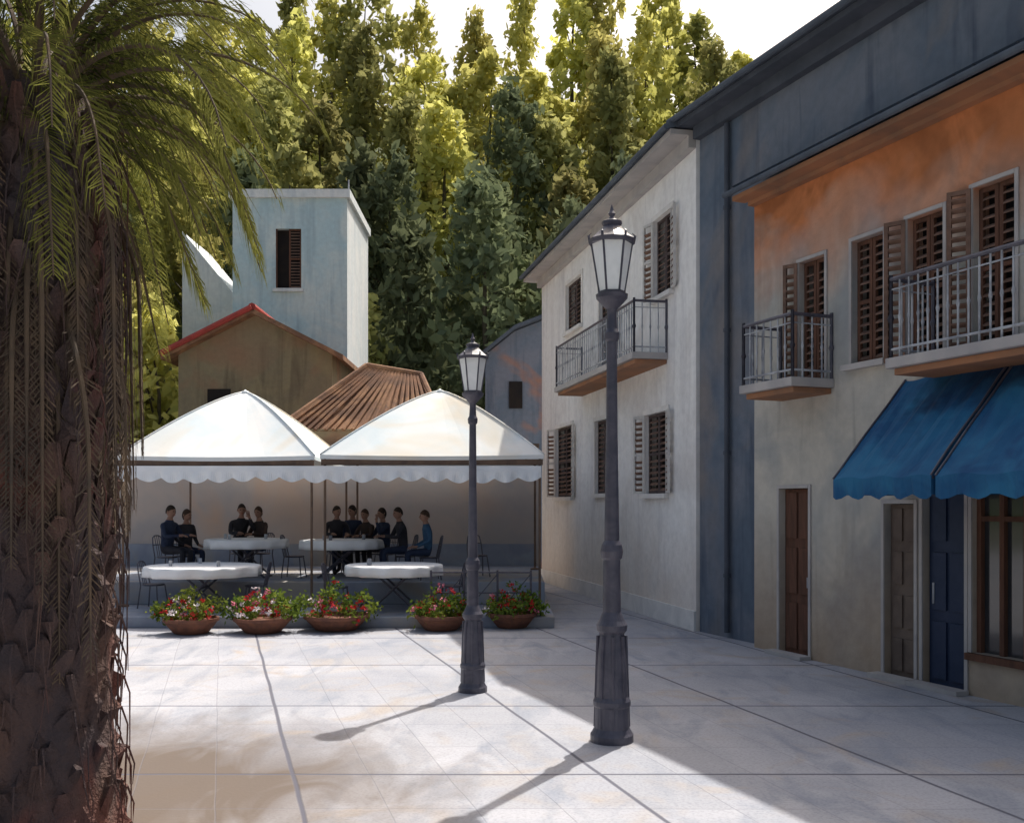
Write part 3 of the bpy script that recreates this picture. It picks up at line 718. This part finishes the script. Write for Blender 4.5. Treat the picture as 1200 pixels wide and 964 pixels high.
# ---------------------------------------------------------------- street lamps
def lamp(x,y,H):
    k=H/4.97; e=empty('street_lamp',(x,y,0)); mb=MB()
    prof=[(.20,.004),(.20,.07),(.185,.09),(.165,.13),(.16,.32),(.175,.34),(.175,.38),(.15,.42),(.135,.80),(.115,1.0),(.14,1.03),(.145,1.08),(.12,1.12),(.085,1.2),
          (.078,1.68),(.095,1.70),(.105,1.76),(.095,1.82),(.07,1.86),(.055,2.8),(.047,3.7),(.065,3.72),(.07,3.78),(.05,3.82),(.042,3.95),(.05,4.0),(.10,4.05),(.145,4.10),(.15,4.135),(.12,4.14)]
    mb.lathe([(r*k,z*k) for r,z in prof],24,0,(x,y,0))
    for i in range(8):
        an=2*pi*i/8; mb.tube([(x+cos(an)*.155*k,y+sin(an)*.155*k,.14*k),(x+cos(an)*.128*k,y+sin(an)*.128*k,.98*k)],.018*k,6)
    mb.obj('post',[M_iron],e)
    g=MB(); rb,rt,z0,z1=.115*k,.19*k,4.15*k,4.62*k
    g.lathe([(rb,z0),(rt,z1)],6,0,(x,y,0)); g.obj('lantern_glass',[M_lglass],e)
    f=MB()
    for i in range(6):
        an=2*pi*i/6; f.tube([(x+cos(an)*rb,y+sin(an)*rb,z0),(x+cos(an)*rt,y+sin(an)*rt,z1)],.011*k,6)
    f.lathe([(rb*1.1,z0-.02*k),(rb*1.12,z0+.015*k)],6,0,(x,y,0))
    f.lathe([(rt*1.12,z1-.015*k),(rt*1.16,z1+.02*k),(rt*.95,z1+.05*k),(rt*.6,z1+.11*k),(rt*.42,z1+.15*k),(rt*.5,z1+.17*k),(rt*.5,z1+.19*k),(rt*.2,z1+.215*k),(.02*k,z1+.24*k),(.035*k,z1+.265*k),(.02*k,z1+.29*k),(.004*k,z1+.35*k)],12,0,(x,y,0))
    for i in range(6):
        an=2*pi*i/6; f.tube([(x+cos(an)*rt*1.08,y+sin(an)*rt*1.08,z1+.01*k),(x+cos(an)*rt*1.14,y+sin(an)*rt*1.14,z1+.06*k),(x+cos(an)*rt*1.0,y+sin(an)*rt*1.0,z1+.085*k)],[.014*k,.012*k,.005*k],6)
    f.obj('lantern_frame',[M_iron],e)
lamp((717-CX)/F*9.1,9.1,4.97); lamp((554-CX)/F*11.5,11.5,4.2)

# ---------------------------------------------------------------- forest
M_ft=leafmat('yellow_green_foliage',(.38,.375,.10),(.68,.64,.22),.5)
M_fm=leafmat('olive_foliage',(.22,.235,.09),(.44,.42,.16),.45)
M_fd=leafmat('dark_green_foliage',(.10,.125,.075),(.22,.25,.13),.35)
def treemesh(seed,H=12.0,Rm=2.6,n=44,cards=44,cs=.32):
    random.seed(seed); mb=MB()
    pts=[(0,0,0)]; x=y=0
    for k in range(1,6): x+=random.gauss(0,.12); y+=random.gauss(0,.12); pts.append((x,y,H*.85*k/5))
    mb.tube(pts,[.24,.2,.15,.11,.07,.03],6,1)
    for k in range(n):
        t=(k+random.random())/n; z=H*(.10+.88*t)
        env=Rm*(sin(pi*min(1,(t*.80+.18)))**.65)*(1-.3*t)
        an=random.random()*6.28; q=env*sqrt(random.random())*.9
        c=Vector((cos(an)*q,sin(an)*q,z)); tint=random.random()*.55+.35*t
        if k%3==0: mb.tube([(0,0,max(.5,z-q*.8)),tuple(c*.5+Vector((0,0,(z-q*.35)*.5))),tuple(c)],[.05,.03,.012],4,1)
        rr=random.uniform(.75,1.3)*(1.1-.5*t)
        for j in range(cards):
            v=Vector((random.gauss(0,1),random.gauss(0,1),random.gauss(0,1))).normalized()*rr*random.random()**.45
            v.z*=1.3
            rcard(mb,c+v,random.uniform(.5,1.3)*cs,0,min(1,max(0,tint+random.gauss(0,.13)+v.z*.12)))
    return mb.mesh('tree_form',[M_fm,M_bark],color=True)
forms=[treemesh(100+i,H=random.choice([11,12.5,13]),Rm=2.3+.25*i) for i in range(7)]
eF=empty('forest_trees',(0,50,0)); random.seed(42)
cnt=0
def put(x,y,m,sc,sz,z=None):
    global cnt
    ob=bpy.data.objects.new('tree',random.choice(forms)); scene.collection.objects.link(ob)
    ob.location=(x,y,hz(x,y)-.3); ob.rotation_euler=(0,0,random.random()*6.28); ob.scale=(sc,sc,sz)
    ob.material_slots[0].link='OBJECT'; ob.material_slots[0].material=m; par(ob,eF); cnt+=1
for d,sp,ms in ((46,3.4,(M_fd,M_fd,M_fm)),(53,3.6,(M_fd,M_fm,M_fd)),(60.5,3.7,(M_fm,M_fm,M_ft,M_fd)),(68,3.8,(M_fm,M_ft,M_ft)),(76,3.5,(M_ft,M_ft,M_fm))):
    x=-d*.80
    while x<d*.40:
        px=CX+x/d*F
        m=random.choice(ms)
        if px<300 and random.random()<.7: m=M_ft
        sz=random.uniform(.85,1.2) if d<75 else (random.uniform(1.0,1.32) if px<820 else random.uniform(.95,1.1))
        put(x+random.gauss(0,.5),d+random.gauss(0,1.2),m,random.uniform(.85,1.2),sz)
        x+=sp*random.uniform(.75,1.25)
for x,y,m in ((-14.2,38,M_ft),(-16.6,37,M_ft),(-12.6,34.5,M_ft),(-15.5,33,M_fm),(-19,36,M_ft),(-20,31,M_fm)):
    put(x,y,m,.9,.85)
random.seed(5)
def shrub(x,y,r,h,m):
    mb=MB()
    for k in range(4): mb.tube([(x,y,0),(x+random.gauss(0,r*.3),y+random.gauss(0,r*.3),h*.7)],[.05,.02],5,1)
    for k in range(26):
        an=random.random()*6.28;q=sqrt(random.random())*r; c=Vector((x+cos(an)*q,y+sin(an)*q,h*(.25+.7*random.random()*(1-.5*q/r)))); t=random.random()
        for j in range(60): rcard(mb,c+Vector([random.gauss(0,.3) for _ in range(3)]),random.uniform(.06,.13),0,t)
    mb.obj('shrub',[m,M_bark],color=True)
for a in ((-11.5,27,1.6,5.6,M_fm),(-13.6,28,1.8,6.2,M_ft),(-15,24,1.8,4.2,M_fd),(-12.4,26.0,1.4,4,M_fm)): shrub(*a)

# ---------------------------------------------------------------- palm
random.seed(11)
M_pal=leafmat('palm_leaflets',(.045,.06,.02),(.36,.37,.09),.45)
pxx,pd=PALM; eP=empty('palm_tree',(pxx,pd,0)); Hc=4.85
mb=MB()
mb.lathe([(.60,0.0),(.54,.25),(.49,.8),(.46,2.0),(.45,3.4),(.46,4.3),(.30,4.9)],24,0,(pxx,pd,0))
k=0; z=.1
while z<4.7:
    an=k*2.39996; r=.47 if z>.6 else .56-.15*z
    o=Vector((cos(an),sin(an),0)); tg=Vector((-sin(an),cos(an),0)); c=Vector((pxx,pd,z))+o*r
    wd=.08*random.uniform(.5,1.2); h=.13*random.uniform(.7,1.5)
    tip=c+o*random.uniform(.02,.10)+Vector((0,0,.10+random.gauss(0,.06)))+tg*random.gauss(0,.03)
    a,b,c1,c2=c-tg*wd,c+tg*wd,c+Vector((0,0,h)),c-Vector((0,0,h*.8))
    a2,b2=tip-tg*.045*random.uniform(.2,1.1),tip+tg*.045*random.uniform(.2,1.1)
    mb.add([a,b,c1-o*.02,c2,a2,b2],[(3,1,5,4),(3,4,0),(0,4,5,2),(1,2,5)],0)
    if random.random()<.9:
        q=tip; mb.tube([q,q+o*.04+Vector((0,0,-.12)),q+o*.03+tg*random.gauss(0,.06)+Vector((0,0,-random.uniform(.2,.75)))],[.008,.006,.002],4,0)
    k+=1; z+=.0098
mb.obj('trunk',[M_palmbark],eP)
def frond(mb,base,az,el,Ln,droop,nl=78,mi=0,leaf=.36,w=.013,hang=.5,emin=-1.45):
    p=Vector(base); pts=[p.copy()]; n=16; e=el
    for i in range(n):
        dirv=Vector((cos(az)*cos(e),sin(az)*cos(e),sin(e))); p=p+dirv*(Ln/n); pts.append(p.copy()); e-=droop/n*(1+i/n*.6)
        e=max(e,emin)
    mb.tube(pts,[.018*(1-i/(n+1))+.003 for i in range(n+1)],5,1)
    for i in range(nl):
        t=.08+.92*i/nl; f=t*n; i0=min(int(f),n-1); q=pts[i0].lerp(pts[i0+1],f-i0); tg=(pts[i0+1]-pts[i0]).normalized()
        sd=tg.cross(Vector((0,0,1)))
        if sd.length<.1: sd=Vector((-sin(az),cos(az),0))
        sd.normalize()
        L_=leaf*(sin(pi*min(.97,t*.82+.12))**.6)*random.uniform(.7,1.25)
        for s_ in (-1,1):
            d1=(sd*s_*random.uniform(.45,.8)+tg*.9+Vector((0,0,random.gauss(.1,.15)))).normalized(); d2=(sd*s_*random.uniform(.1,.35)+tg*.8+Vector((0,0,-hang-.7*random.random()))).normalized()
            a=q; b=q+d1*L_*.45; c=b+d2*L_*.6; nn=d1.cross(tg).normalized(); wv=(tg*.8+nn*.3).normalized()*w*.5
            col=random.random()*.45+.75*t-.2
            mb.add([a-wv*.6,a+wv*.6,b+wv,b-wv,c],[(0,1,2,3),(3,2,4)],mi,max(0,min(1,col)))
mb=MB(); crown=Vector((pxx,pd,Hc)); NF=92
for i in range(NF):
    az=i*2.39996+random.gauss(0,.15); q=i/NF; el=radians(80-88*q+random.gauss(0,6))
    base=crown+Vector((cos(az),sin(az),0))*.22+Vector((0,0,.3-.6*q))
    frond(mb,base,az,el,random.uniform(1.6,2.35)*(1-.22*q),random.uniform(1.3,2.1),leaf=.38,hang=.4,emin=-1.2)
mb.obj('green_fronds',[M_pal,M_dry],eP,color=True)
mb=MB()
for i in range(70):
    az=i*2.39996+.4; base=crown+Vector((cos(az),sin(az),0))*.42+Vector((0,0,-.3-1.6*random.random()))
    frond(mb,base,az,radians(random.uniform(-80,-52)),random.uniform(.9,2.4),random.uniform(1.2,2.0),nl=56,leaf=.24,hang=1.0,w=.012,emin=-1.55)
mb.obj('dry_frond_skirt',[M_dry,M_dry],eP)
print('trees',cnt)
